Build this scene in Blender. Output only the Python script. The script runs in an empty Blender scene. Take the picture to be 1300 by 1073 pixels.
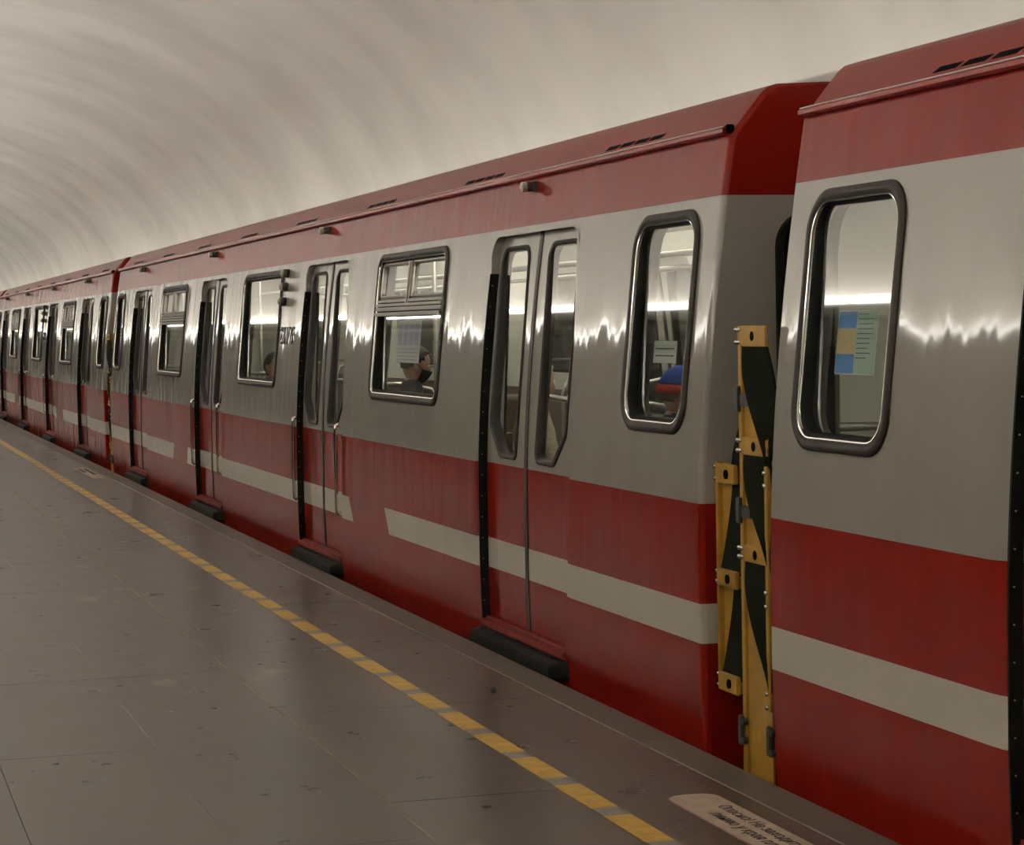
import bpy, bmesh, math, random
from mathutils import Vector, Matrix
from mathutils.geometry import delaunay_2d_cdt
random.seed(7)
S = bpy.context.scene
COL = S.collection
PI = math.pi

# ------------------------------------------------------------------ camera
F_PX, YAW, PITCH, ROLL, EYE = 2850.0, math.radians(16.875), math.radians(2.506), 0.0192, 1.60
fwd = Vector((math.sin(YAW)*math.cos(PITCH), math.cos(YAW)*math.cos(PITCH), -math.sin(PITCH)))
rgt = Vector((math.cos(YAW), -math.sin(YAW), 0.0))
dwn = fwd.cross(rgt)
cr, sr = math.cos(ROLL), math.sin(ROLL)
ix = rgt*cr + dwn*sr
iy = dwn*cr - rgt*sr
cam_d = bpy.data.cameras.new('camera')
cam = bpy.data.objects.new('camera', cam_d)
COL.objects.link(cam)
M = Matrix((ix, -iy, -fwd)).transposed().to_4x4()
M.translation = Vector((0, 0, EYE))
cam.matrix_world = M
cam_d.sensor_fit = 'HORIZONTAL'
cam_d.sensor_width = 36.0
cam_d.lens = F_PX/1300.0*36.0
cam_d.clip_start = 0.05
cam_d.clip_end = 500
S.camera = cam

# ------------------------------------------------------------------ world and exposure
W = bpy.data.worlds.new('station_dark')
S.world = W
W.use_nodes = True
W.node_tree.nodes['Background'].inputs[0].default_value = (0.9, 0.85, 0.78, 1)
W.node_tree.nodes['Background'].inputs[1].default_value = 0.0
S.view_settings.view_transform = 'Standard'
S.view_settings.look = 'None'
S.view_settings.exposure = 0.0
S.view_settings.gamma = 1.0
S.view_settings.use_curve_mapping = False
PANEL_POWER = 9.0  # emission of the glow panels added for bright reflections on the cars
LAMP_POWER = 270.0        # emission of the cornice tubes
SALOON_POWER = 12.0       # emission of the strip lamps inside the cars

# ------------------------------------------------------------------ materials
def new_mat(name):
    m = bpy.data.materials.new(name)
    m.use_nodes = True
    nt = m.node_tree
    return m, nt, nt.nodes['Principled BSDF']

def pmat(name, col, rough=0.5, metal=0.0, coat=0.0, noise=0.0, scale=6.0, bump=0.0, stretch=(1, 1, 1), coat_rough=0.05, spec=0.5):
    m, nt, b = new_mat(name)
    b.inputs['Base Color'].default_value = (*col, 1)
    b.inputs['Roughness'].default_value = rough
    b.inputs['Metallic'].default_value = metal
    b.inputs['Coat Weight'].default_value = coat
    b.inputs['Coat Roughness'].default_value = coat_rough
    b.inputs['Specular IOR Level'].default_value = spec
    if noise or bump:
        tc = nt.nodes.new('ShaderNodeTexCoord')
        mp = nt.nodes.new('ShaderNodeMapping')
        mp.inputs['Scale'].default_value = stretch
        nt.links.new(tc.outputs['Object'], mp.inputs[0])
        n = nt.nodes.new('ShaderNodeTexNoise')
        n.inputs['Scale'].default_value = scale
        n.inputs['Detail'].default_value = 5
        nt.links.new(mp.outputs[0], n.inputs['Vector'])
        if noise:
            r = nt.nodes.new('ShaderNodeMapRange')
            r.inputs['From Min'].default_value = 0.25
            r.inputs['From Max'].default_value = 0.75
            r.inputs['To Min'].default_value = 1-noise
            r.inputs['To Max'].default_value = 1+noise
            nt.links.new(n.outputs['Fac'], r.inputs[0])
            x = nt.nodes.new('ShaderNodeMix')
            x.data_type = 'RGBA'
            x.blend_type = 'MULTIPLY'
            x.inputs[0].default_value = 1
            x.inputs[6].default_value = (*col, 1)
            nt.links.new(r.outputs[0], x.inputs[7])
            nt.links.new(x.outputs[2], b.inputs['Base Color'])
        if bump:
            bp = nt.nodes.new('ShaderNodeBump')
            bp.inputs['Strength'].default_value = 1
            bp.inputs['Distance'].default_value = bump
            nt.links.new(n.outputs['Fac'], bp.inputs['Height'])
            nt.links.new(bp.outputs[0], b.inputs['Normal'])
    return m

RED = (0.185, 0.0088, 0.0042)
GREY = (0.335, 0.308, 0.276)
WHITE = (0.56, 0.515, 0.44)

def math_node(nt, op, a, b=None):
    n = nt.nodes.new('ShaderNodeMath')
    n.operation = op
    for i, v in enumerate((a, b)):
        if v is None:
            continue
        if isinstance(v, (int, float)):
            n.inputs[i].default_value = v
        else:
            nt.links.new(v, n.inputs[i])
    return n.outputs[0]

def paint(name, gaps, ripple=0.0125):
    """bands of enamel by height; gaps = the two slanted breaks in the white band"""
    m, nt, b = new_mat(name)
    tc = nt.nodes.new('ShaderNodeTexCoord')
    sp = nt.nodes.new('ShaderNodeSeparateXYZ')
    nt.links.new(tc.outputs['Object'], sp.inputs[0])
    y, z = sp.outputs['Y'], sp.outputs['Z']
    def mix(fac, a, c):
        x = nt.nodes.new('ShaderNodeMix')
        x.data_type = 'RGBA'
        nt.links.new(fac, x.inputs[0])
        for s, v in ((6, a), (7, c)):
            if isinstance(v, tuple):
                x.inputs[s].default_value = (*v, 1)
            else:
                nt.links.new(v, x.inputs[s])
        return x.outputs[2]
    grey = math_node(nt, 'MULTIPLY', math_node(nt, 'GREATER_THAN', z, 0.895), math_node(nt, 'LESS_THAN', z, 2.08))
    white = math_node(nt, 'MULTIPLY', math_node(nt, 'GREATER_THAN', z, 0.354), math_node(nt, 'LESS_THAN', z, 0.508))
    for (a, c, sl) in gaps:
        # slanted edge: position shifts with height
        ys = math_node(nt, 'ADD', y, math_node(nt, 'MULTIPLY', math_node(nt, 'SUBTRACT', z, 0.43), sl))
        ingap = math_node(nt, 'MULTIPLY', math_node(nt, 'GREATER_THAN', ys, a), math_node(nt, 'LESS_THAN', ys, c))
        white = math_node(nt, 'MULTIPLY', white, math_node(nt, 'SUBTRACT', 1.0, ingap))
    c = mix(white, RED, WHITE)
    c = mix(grey, c, GREY)
    # faint dirt
    n = nt.nodes.new('ShaderNodeTexNoise')
    n.inputs['Scale'].default_value = 2.2
    n.inputs['Detail'].default_value = 6
    nt.links.new(tc.outputs['Object'], n.inputs['Vector'])
    mr = nt.nodes.new('ShaderNodeMapRange')
    mr.inputs['To Min'].default_value = 0.86
    mr.inputs['To Max'].default_value = 1.10
    nt.links.new(n.outputs['Fac'], mr.inputs[0])
    x = nt.nodes.new('ShaderNodeMix')
    x.data_type = 'RGBA'
    x.blend_type = 'MULTIPLY'
    x.inputs[0].default_value = 1
    nt.links.new(c, x.inputs[6])
    nt.links.new(mr.outputs[0], x.inputs[7])
    nt.links.new(x.outputs[2], b.inputs['Base Color'])
    # panel ripple: narrow along the car, long up the side
    mp = nt.nodes.new('ShaderNodeMapping')
    mp.inputs['Scale'].default_value = (1, 2.7, 0.60)
    nt.links.new(tc.outputs['Object'], mp.inputs[0])
    n2 = nt.nodes.new('ShaderNodeTexNoise')
    n2.inputs['Scale'].default_value = 1.7
    n2.inputs['Detail'].default_value = 1.9
    nt.links.new(mp.outputs[0], n2.inputs['Vector'])
    bp = nt.nodes.new('ShaderNodeBump')
    bp.inputs['Distance'].default_value = ripple
    bp.inputs['Strength'].default_value = 1
    nt.links.new(n2.outputs['Fac'], bp.inputs['Height'])
    nt.links.new(bp.outputs[0], b.inputs['Normal'])
    nt.links.new(bp.outputs[0], b.inputs['Coat Normal'])
    b.inputs['Roughness'].default_value = 0.42
    b.inputs['Specular IOR Level'].default_value = 0.02
    cw = nt.nodes.new('ShaderNodeMapRange')      # polished grey enamel, duller red and white film
    cw.inputs['To Min'].default_value = 0.55
    cw.inputs['To Max'].default_value = 1.0
    nt.links.new(grey, cw.inputs[0])
    nt.links.new(cw.outputs[0], b.inputs['Coat Weight'])
    ci = nt.nodes.new('ShaderNodeMapRange')
    ci.inputs['To Min'].default_value = 1.33
    ci.inputs['To Max'].default_value = 1.55
    nt.links.new(grey, ci.inputs[0])
    nt.links.new(ci.outputs[0], b.inputs['Coat IOR'])
    b.inputs['Coat Roughness'].default_value = 0.075
    return m

def glass_mat(name, tint=(0.90, 0.94, 0.92), ior=2.4):
    m = bpy.data.materials.new(name)
    m.use_nodes = True
    nt = m.node_tree
    nt.nodes.clear()
    o = nt.nodes.new('ShaderNodeOutputMaterial')
    mx = nt.nodes.new('ShaderNodeMixShader')
    fr = nt.nodes.new('ShaderNodeFresnel')
    fr.inputs['IOR'].default_value = ior
    t = nt.nodes.new('ShaderNodeBsdfTransparent')
    t.inputs[0].default_value = (*tint, 1)
    g = nt.nodes.new('ShaderNodeBsdfAnisotropic')
    g.inputs['Color'].default_value = (1, 1, 1, 1)
    g.inputs['Roughness'].default_value = 0.03
    geo = nt.nodes.new('ShaderNodeNewGeometry')
    front = math_node(nt, 'MULTIPLY', fr.outputs[0], math_node(nt, 'SUBTRACT', 1.0, geo.outputs['Backfacing']))
    nt.links.new(front, mx.inputs[0])
    nt.links.new(t.outputs[0], mx.inputs[1])
    nt.links.new(g.outputs[0], mx.inputs[2])
    nt.links.new(mx.outputs[0], o.inputs[0])
    return m

def emit_mat(name, col, power):
    m, nt, b = new_mat(name)
    b.inputs['Base Color'].default_value = (0.8, 0.8, 0.8, 1)
    b.inputs['Emission Color'].default_value = (*col, 1)
    b.inputs['Emission Strength'].default_value = power
    return m

MT = {}
MT['paint_side'] = paint('livery_side', [(-4.335, -3.375, -0.75), (3.52, 4.40, 0.5)])
MT['paint'] = paint('livery', [])
MT['paint_roof'] = paint('livery_roof', [], 0.001)
MT['gasket'] = pmat('brown_rubber', (0.026, 0.020, 0.017), 0.50, spec=0.14)
MT['alu'] = pmat('satin_aluminium', (0.40, 0.37, 0.33), 0.34, metal=0.8)
MT['chrome'] = pmat('polished_steel', (0.78, 0.75, 0.70), 0.12, metal=1.0)
MT['black'] = pmat('black_rubber', (0.007, 0.007, 0.006), 0.6, spec=0.08)
MT['step'] = pmat('worn_black_step', (0.008, 0.008, 0.006), 0.5, noise=0.4, scale=25, spec=0.10)
MT['number_metal'] = pmat('number_metal', (0.05, 0.045, 0.04), 0.4, metal=0.3)
MT['highlight'] = pmat('painted_highlight', (0.72, 0.60, 0.56), 0.35, metal=0.3)  # pale tone standing in for the specular highlight on the gutter
MT['slot'] = pmat('dark_slot', (0.004, 0.003, 0.003), 0.9, spec=0.03)
MT['red'] = pmat('red_enamel', RED, 0.4, coat=0.15, coat_rough=0.08, spec=0.1)
MT['redlight'] = pmat('sill_red', (0.15, 0.015, 0.010), 0.5, spec=0.2)
MT['glass'] = glass_mat('window_glass')
MT['darkglass'] = pmat('dark_glass', (0.02, 0.022, 0.022), 0.06)
MT['lens_red'] = pmat('red_lens', (0.45, 0.03, 0.02), 0.2, coat=0.5)
MT['lens_beige'] = pmat('beige_lens', (0.42, 0.37, 0.29), 0.35)
MT['yellow'] = pmat('yellow_enamel', (0.40, 0.215, 0.025), 0.42, noise=0.22, scale=9)
MT['rubber'] = pmat('barrier_rubber', (0.007, 0.008, 0.005), 0.9, noise=0.3, scale=6, spec=0.04)
MT['iron'] = pmat('dark_iron', (0.045, 0.042, 0.035), 0.5, metal=0.4, noise=0.3, scale=40)
MT['lining'] = pmat('cream_lining', (0.55, 0.52, 0.45), 0.45)
MT['carfloor'] = pmat('brown_linoleum', (0.10, 0.07, 0.05), 0.5)
MT['seat'] = pmat('brown_vinyl', (0.085, 0.05, 0.035), 0.4)
MT['saloon'] = emit_mat('saloon_lamp', (1.0, 0.95, 0.84), SALOON_POWER)
MT['paper'] = pmat('paper', (0.70, 0.68, 0.63), 0.6)
MT['paperblue'] = pmat('blue_print', (0.06, 0.22, 0.55), 0.5)
MT['paperlilac'] = pmat('lilac_print', (0.42, 0.43, 0.58), 0.5)
MT['papersand'] = pmat('sand_print', (0.60, 0.45, 0.22), 0.5)
MT['papergreen'] = pmat('pale_green_print', (0.40, 0.52, 0.42), 0.5)
MT['ink'] = pmat('ink', (0.05, 0.05, 0.06), 0.6)
MT['under'] = pmat('underframe', (0.015, 0.013, 0.012), 0.7)

# ------------------------------------------------------------------ mesh helpers
def link(name, me, mat, parent=None):
    o = bpy.data.objects.new(name, me)
    if me is not None and mat is not None and len(me.materials) == 0:
        for mm in (mat if isinstance(mat, (list, tuple)) else [mat]):
            me.materials.append(mm)
    COL.objects.link(o)
    if parent:
        o.parent = parent
    return o

def mesh(verts, faces, smooth=False):
    me = bpy.data.meshes.new('mesh')
    me.from_pydata([tuple(v) for v in verts], [], faces)
    me.update()
    if smooth:
        me.polygons.foreach_set('use_smooth', [True]*len(me.polygons))
    return me

def fix(me):
    bm = bmesh.new()
    bm.from_mesh(me)
    bmesh.ops.recalc_face_normals(bm, faces=bm.faces)
    bm.to_mesh(me)
    bm.free()
    return me

class MB:
    def __init__(s):
        s.v, s.f = [], []
    def add(s, vs, fs):
        k = len(s.v)
        s.v += [tuple(v) for v in vs]
        s.f += [tuple(i+k for i in f) for f in fs]
    def box(s, a, b, bev=0.0):
        x0, y0, z0 = (min(a[i], b[i]) for i in range(3))
        x1, y1, z1 = (max(a[i], b[i]) for i in range(3))
        if bev <= 0:
            s.add([(x0, y0, z0), (x1, y0, z0), (x1, y1, z0), (x0, y1, z0), (x0, y0, z1), (x1, y0, z1), (x1, y1, z1), (x0, y1, z1)],
                  [(0, 3, 2, 1), (4, 5, 6, 7), (0, 1, 5, 4), (1, 2, 6, 5), (2, 3, 7, 6), (3, 0, 4, 7)])
        else:
            bm = bmesh.new()
            bmesh.ops.create_cube(bm, size=1)
            for v in bm.verts:
                v.co = Vector(((x0+x1)/2+v.co.x*(x1-x0), (y0+y1)/2+v.co.y*(y1-y0), (z0+z1)/2+v.co.z*(z1-z0)))
            bmesh.ops.bevel(bm, geom=bm.edges[:], offset=bev, segments=2, affect='EDGES')
            bm.verts.index_update()
            s.add([v.co for v in bm.verts], [[v.index for v in f.verts] for f in bm.faces])
            bm.free()
        return s
    def tube(s, pts, r, n=10):
        pts = [Vector(p) for p in pts]
        rings = []
        up = None
        for i, p in enumerate(pts):
            d = (pts[min(i+1, len(pts)-1)]-pts[max(i-1, 0)]).normalized()
            if up is None:
                up = d.orthogonal().normalized()
            up = (up-d*up.dot(d)).normalized()
            sd = d.cross(up)
            rr = r[i] if isinstance(r, (list, tuple)) else r
            rings.append([p+(up*math.cos(2*PI*k/n)+sd*math.sin(2*PI*k/n))*rr for k in range(n)])
        vs = [v for g in rings for v in g]
        fs = []
        for i in range(len(rings)-1):
            for k in range(n):
                fs.append((i*n+k, i*n+(k+1) % n, (i+1)*n+(k+1) % n, (i+1)*n+k))
        fs.append(tuple(range(n))[::-1])
        fs.append(tuple((len(rings)-1)*n+k for k in range(n)))
        s.add(vs, fs)
        return s
    def prism(s, poly, axis, a, b):
        """poly: 2-D points in the other two axes (cyclic order), extruded along axis"""
        n = len(poly)
        def mk(p, t):
            q = list(p)
            q.insert(axis, t)
            return q
        s.add([mk(p, a) for p in poly]+[mk(p, b) for p in poly],
              [tuple(range(n))[::-1], tuple(range(n, 2*n))]+[(i, (i+1) % n, (i+1) % n+n, i+n) for i in range(n)])
        return s
    def me(s, smooth=False):
        return fix(mesh(s.v, s.f, smooth))
    def build(s, name, mat, parent=None, smooth=False):
        return link(name, s.me(smooth), mat, parent)

def tag(o, label, cat=None, group=None, kind=None):
    o['label'] = label
    if cat:
        o['category'] = cat
    if group:
        o['group'] = group
    if kind:
        o['kind'] = kind
    return o

def empty(name, loc=(0, 0, 0)):
    o = bpy.data.objects.new(name, None)
    o.empty_display_size = 0.3
    o.location = loc
    COL.objects.link(o)
    return o

def struct(o, label=None):
    o['kind'] = 'structure'
    if label:
        o['label'] = label
    return o

def auto_smooth(me, deg=35):
    me.polygons.foreach_set('use_smooth', [True]*len(me.polygons))
    bm = bmesh.new()
    bm.from_mesh(me)
    for e in bm.edges:
        if len(e.link_faces) == 2 and e.calc_face_angle(0) > math.radians(deg):
            e.smooth = False
    bm.to_mesh(me)
    bm.free()
    return me

# ------------------------------------------------------------------ station shell
YA, YB = -32.0, 150.0
XE = 3.072          # platform edge
XW = 6.75           # track wall
XL = -4.30          # pylon face
def stone(name, c1, c2, rough, scale=1.6, bump=0.0015, ring=False, tone=False):
    m, nt, b = new_mat(name)
    tc = nt.nodes.new('ShaderNodeTexCoord')
    geo = nt.nodes.new('ShaderNodeNewGeometry')
    n = nt.nodes.new('ShaderNodeTexNoise')
    n.inputs['Scale'].default_value = scale
    n.inputs['Detail'].default_value = 8
    n.inputs['Roughness'].default_value = 0.62
    nt.links.new(geo.outputs['Position'], n.inputs['Vector'])
    r = nt.nodes.new('ShaderNodeValToRGB')
    r.color_ramp.elements[0].position = 0.32
    r.color_ramp.elements[1].position = 0.70
    r.color_ramp.elements[0].color = (*c1, 1)
    r.color_ramp.elements[1].color = (*c2, 1)
    nt.links.new(n.outputs['Fac'], r.inputs[0])
    out = r.outputs[0]
    if tone:
        oi = nt.nodes.new('ShaderNodeObjectInfo')
        mr = nt.nodes.new('ShaderNodeMapRange')
        mr.inputs['To Min'].default_value = 0.93
        mr.inputs['To Max'].default_value = 1.07
        nt.links.new(oi.outputs['Random'], mr.inputs[0])
        x = nt.nodes.new('ShaderNodeMix')
        x.data_type = 'RGBA'
        x.blend_type = 'MULTIPLY'
        x.inputs[0].default_value = 1
        nt.links.new(out, x.inputs[6])
        nt.links.new(mr.outputs[0], x.inputs[7])
        # pale worn spots
        n3 = nt.nodes.new('ShaderNodeTexNoise')
        n3.inputs['Scale'].default_value = 1.15
        n3.inputs['Detail'].default_value = 3
        mp = nt.nodes.new('ShaderNodeMapping')
        mp.inputs['Scale'].default_value = (1.6, 0.7, 1)
        mp.inputs['Location'].default_value = (3.3, 1.2, 0)
        nt.links.new(geo.outputs['Position'], mp.inputs[0])
        nt.links.new(mp.outputs[0], n3.inputs['Vector'])
        r3 = nt.nodes.new('ShaderNodeMapRange')
        r3.inputs['From Min'].default_value = 0.665
        r3.inputs['From Max'].default_value = 0.71
        r3.inputs['To Max'].default_value = 0.45
        nt.links.new(n3.outputs['Fac'], r3.inputs[0])
        x3 = nt.nodes.new('ShaderNodeMix')
        x3.data_type = 'RGBA'
        nt.links.new(r3.outputs[0], x3.inputs[0])
        nt.links.new(x.outputs[2], x3.inputs[6])
        x3.inputs[7].default_value = (0.30, 0.22, 0.17, 1)
        out = x3.outputs[2]
    nt.links.new(out, b.inputs['Base Color'])
    b.inputs['Roughness'].default_value = rough
    rr = nt.nodes.new('ShaderNodeMapRange')
    rr.inputs['To Min'].default_value = rough-0.08
    rr.inputs['To Max'].default_value = rough+0.10
    nt.links.new(n.outputs['Fac'], rr.inputs[0])
    nt.links.new(rr.outputs[0], b.inputs['Roughness'])
    if bump:
        bp = nt.nodes.new('ShaderNodeBump')
        bp.inputs['Distance'].default_value = bump
        bp.inputs['Strength'].default_value = 1
        nt.links.new(n.outputs['Fac'], bp.inputs['Height'])
        nt.links.new(bp.outputs[0], b.inputs['Normal'])
    return m

def vault_mat():
    m, nt, b = new_mat('whitewashed_vault')
    geo = nt.nodes.new('ShaderNodeNewGeometry')
    mp = nt.nodes.new('ShaderNodeMapping')
    mp.inputs['Scale'].default_value = (0.10, 0.26, 0.10)
    nt.links.new(geo.outputs['Position'], mp.inputs[0])
    n = nt.nodes.new('ShaderNodeTexNoise')
    n.inputs['Scale'].default_value = 1.0
    n.inputs['Detail'].default_value = 4
    nt.links.new(mp.outputs[0], n.inputs['Vector'])
    n2 = nt.nodes.new('ShaderNodeTexNoise')
    n2.inputs['Scale'].default_value = 0.7
    n2.inputs['Detail'].default_value = 6
    nt.links.new(geo.outputs['Position'], n2.inputs['Vector'])
    a = math_node(nt, 'ADD', math_node(nt, 'MULTIPLY', n.outputs['Fac'], 0.65), math_node(nt, 'MULTIPLY', n2.outputs['Fac'], 0.35))
    r = nt.nodes.new('ShaderNodeValToRGB')
    r.color_ramp.elements[0].position = 0.38
    r.color_ramp.elements[1].position = 0.60
    r.color_ramp.elements[0].color = (0.525, 0.503, 0.464, 1)
    r.color_ramp.elements[1].color = (0.68, 0.655, 0.61, 1)
    nt.links.new(a, r.inputs[0])
    nt.links.new(r.outputs[0], b.inputs['Base Color'])
    b.inputs['Roughness'].default_value = 0.8
    bp = nt.nodes.new('ShaderNodeBump')
    bp.inputs['Distance'].default_value = 0.04
    bp.inputs['Strength'].default_value = 0.6
    nt.links.new(n.outputs['Fac'], bp.inputs['Height'])
    nt.links.new(bp.outputs[0], b.inputs['Normal'])
    return m

MT['slab'] = stone('grey_brown_granite', (0.044, 0.031, 0.023), (0.100, 0.073, 0.055), 0.29, 4.0, 0.0, tone=True)
MT['edge'] = stone('edge_granite', (0.078, 0.060, 0.046), (0.112, 0.089, 0.069), 0.48, 4.0, 0.002)
MT['grout'] = pmat('grout', (0.075, 0.062, 0.052), 0.9)
MT['lightjoint'] = pmat('pale_joint', (0.24, 0.19, 0.125), 0.6, noise=0.5, scale=3)
MT['vault'] = vault_mat()
MT['trackwall'] = stone('track_wall_marble', (0.10, 0.105, 0.09), (0.20, 0.20, 0.17), 0.35, 0.9, 0)
MT['pylon'] = stone('pylon_marble', (0.045, 0.045, 0.036), (0.085, 0.08, 0.062), 0.30, 0.8, 0)
MT['concrete'] = pmat('track_concrete', (0.06, 0.055, 0.05), 0.85, noise=0.3, scale=3)
MT['linepaint'] = pmat('yellow_line_paint', (0.56, 0.33, 0.045), 0.5, noise=0.25, scale=14)
MT['linegrey'] = pmat('worn_grey_line', (0.23, 0.20, 0.18), 0.5, noise=0.2, scale=14)

# platform body
floor = MB().box((XL-6, YA, -1.15), (XE-0.02, YB, -0.022)).build('floor', MT['grout'])
struct(floor, 'grey-brown stone platform floor')
track = MB().box((XE-0.02, YA, -1.40), (XW+0.2, YB, -1.15)).build('track_bed', MT['concrete'])
struct(track, 'dark concrete track bed under the train')

# slabs: rows follow the joints seen in the photograph
rows = [(-0.043, 0.557), (0.557, 1.157), (1.157, 1.757), (1.757, 2.357), (2.357, 2.902)]
slab_cache = {}
def slab_mesh(w, l, bev=0.0010):
    k = (round(w, 3), round(l, 3))
    if k not in slab_cache:
        g = 0.0009
        bm = bmesh.new()
        bmesh.ops.create_cube(bm, size=1)
        for v in bm.verts:
            v.co = Vector((v.co.x*(w-2*g), v.co.y*(l-2*g), v.co.z*0.022-0.011))
        top = [e for e in bm.edges if all(v.co.z > -0.001 for v in e.verts)]
        bmesh.ops.bevel(bm, geom=top, offset=bev, segments=1, affect='EDGES')
        me = bpy.data.meshes.new('slab')
        bm.to_mesh(me)
        bm.free()
        slab_cache[k] = me
    return slab_cache[k]
SL = 1.84
for ri, (x0, x1) in enumerate(rows):
    off = 8.58-SL*3 + (0.0 if ri < 3 else 0.55)
    for k in range(23):
        y0 = off+k*SL
        o = link('paving_slab', slab_mesh(x1-x0, SL), MT['slab'], floor)
        o.location = ((x0+x1)/2, y0+SL/2, random.uniform(-0.0006, 0.0006))
for k in range(20):
    o = link('edge_slab', slab_mesh(XE-2.902, 2.4, 0.006), MT['edge'], floor)
    o.location = ((XE+2.902)/2, 3.2+k*2.4+1.2, 0.0)
# everything beyond the slabs that can be told apart
b = MB()
yy0, yy1 = 8.58-SL*3, 8.58-SL*3+23*SL
for ri, (x0, x1) in enumerate(rows):
    off = 0.0 if ri < 3 else 0.55
    b.box((x0+.002, YA, -0.022), (x1-.002, yy0+off-0.004, 0.0))
    b.box((x0+.002, yy1+off+0.004, -0.022), (x1-.002, YB, 0.0))
b.box((2.904, YA, -0.022), (XE, 3.196, 0.0))
b.box((2.904, 3.204+48.0, -0.022), (XE, YB, 0.0))
x = -0.043
while x > XL-6:
    b.box((x-0.598, YA, -0.022), (x-0.002, YB, 0.0))
    x -= 0.6
o = b.build('outer_paving', MT['slab'], floor)
o['kind'] = 'stuff'
MB().box((1.7515, YA, -0.021), (1.7605, YB, 0.0012)).build('pale_joint', MT['lightjoint'], floor)

# walls, vault
wr = MB().box((XW, YA, -1.4), (XW+0.3, YB, 3.2)).build('wall_right', MT['trackwall'])
struct(wr, 'marble track wall behind the train')
b = MB().box((XL-0.9, YA, -0.02), (XL-0.55, YB, 3.1))
wl = b.build('wall_left', MT['pylon'])
struct(wl, 'dark marble wall between the pylons')
y = YA+1.0
while y < YB-4:
    pb = MB().box((XL-0.6, y, 0.0), (XL, y+3.4, 2.62), 0.03)
    pb.box((XL-0.6, y-0.04, 0.0), (XL+0.04, y+3.44, 0.22), 0.01)
    for zz in (2.18, 2.32, 2.46):
        pb.box((XL-0.6, y-0.02, zz), (XL+0.03, y+3.42, zz+0.05), 0.008)
    pb.build('pylon', MT['pylon'], wl)
    y += 5.6
VC, VA, VZ, VH = (XL+XW)/2, (XW-XL)/2+0.12, 2.75, 3.5
prof_v = []
for i in range(41):
    a = PI*i/40
    prof_v.append((VC+VA*math.cos(a), VZ+VH*math.sin(a)))
vs, fs = [], []
ys = [YA, YB]
for (px, pz) in prof_v:
    for y in ys:
        vs.append((px, y, pz))
for (px, pz) in prof_v:
    for y in ys:
        vs.append((VC+(px-VC)*1.03, y, VZ+(pz-VZ)*1.03))
n = len(prof_v)
for i in range(n-1):
    fs.append((2*i, 2*i+1, 2*i+3, 2*i+2))
    fs.append((2*n+2*i, 2*n+2*i+2, 2*n+2*i+3, 2*n+2*i+1))
me = fix(mesh(vs, fs, True))
vault = link('ceiling', me, MT['vault'])
struct(vault, 'whitewashed barrel vault over the platform and track')
ew = MB().box((XL-6, YB-0.2, -1.4), (XW+0.4, YB, 7)).build('wall_far', MT['vault'])
struct(ew)
ew2 = MB().box((XL-6, YA, -1.4), (XW+0.4, YA+0.2, 7)).build('wall_near', MT['vault'])
struct(ew2)
# uplight cornice above the pylons
b = MB()
b.prism([(XL-0.9, 2.62), (XL+0.05, 2.62), (XL+0.30, 2.70), (XL+0.30, 2.76), (XL+0.52, 2.80), (XL+0.52, 2.93), (XL+0.48, 2.93),
         (XL+0.48, 2.84), (XL-0.9, 2.84)], 1, YA, YB)
co = b.build('trim_1', MT['lining'])
struct(co, 'plaster cornice trough above the pylons')
MT['tube'] = emit_mat('tube_lamp', (1.0, 0.965, 0.905), LAMP_POWER)
MT['added_glow'] = emit_mat('added_glow_emitter', (1.0, 0.97, 0.90), PANEL_POWER)  # glow added above the cornice to whiten the band reflected in the train
MT['tube_fill'] = emit_mat('vault_fill_tube', (1.0, 0.965, 0.905), LAMP_POWER*0.10)  # unseen tubes added to brighten the vault behind the train
b = MB()
b.prism([(XW+0.1, 2.30), (XW-0.10, 2.30), (XW-0.22, 2.38), (XW-0.40, 2.42), (XW-0.40, 2.58), (XW-0.36, 2.58), (XW-0.36, 2.46), (XW+0.1, 2.46)], 1, YA, YB)
co = b.build('trim_2', MT['lining'])  # unseen trough added to carry the vault fill tubes
struct(co, 'unseen cornice trough added behind the train to hold the vault fill lamps')
lamp_me = None
y = YA+1
spots = []
while y < YB-4:
    spots.append((XL+0.34, y, 2.84, 'white tube lamp lying in the plaster cornice above the pylons', 'tube lamps hidden in the pylon cornice'))
    spots.append((XW-0.22, y, 2.46, 'unseen tube lamp added behind the train to brighten the vault', 'unseen fill lamps added behind the train'))
    y += 6.0
for (lx, y, lz, lb, gp) in spots:
    t = empty('cornice_lamp', (lx, y, lz))
    tag(t, lb, 'lamp', gp)
    if lamp_me is None:
        lamp_me = (MB().tube([(0, 0.03, 0.045), (0, 5.87, 0.045)], 0.02, 8).me(True),
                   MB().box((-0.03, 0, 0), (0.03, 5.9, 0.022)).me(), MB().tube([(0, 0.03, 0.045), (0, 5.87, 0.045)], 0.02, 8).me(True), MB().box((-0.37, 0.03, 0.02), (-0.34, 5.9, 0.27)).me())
    o = link('tube', lamp_me[0 if lx < 0 else 2], MT['tube' if lx < 0 else 'tube_fill'], t)
    link('batten', lamp_me[1], MT['lining'], t)
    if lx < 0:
        link('added_glow_panel', lamp_me[3], MT['added_glow'], t)

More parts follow.
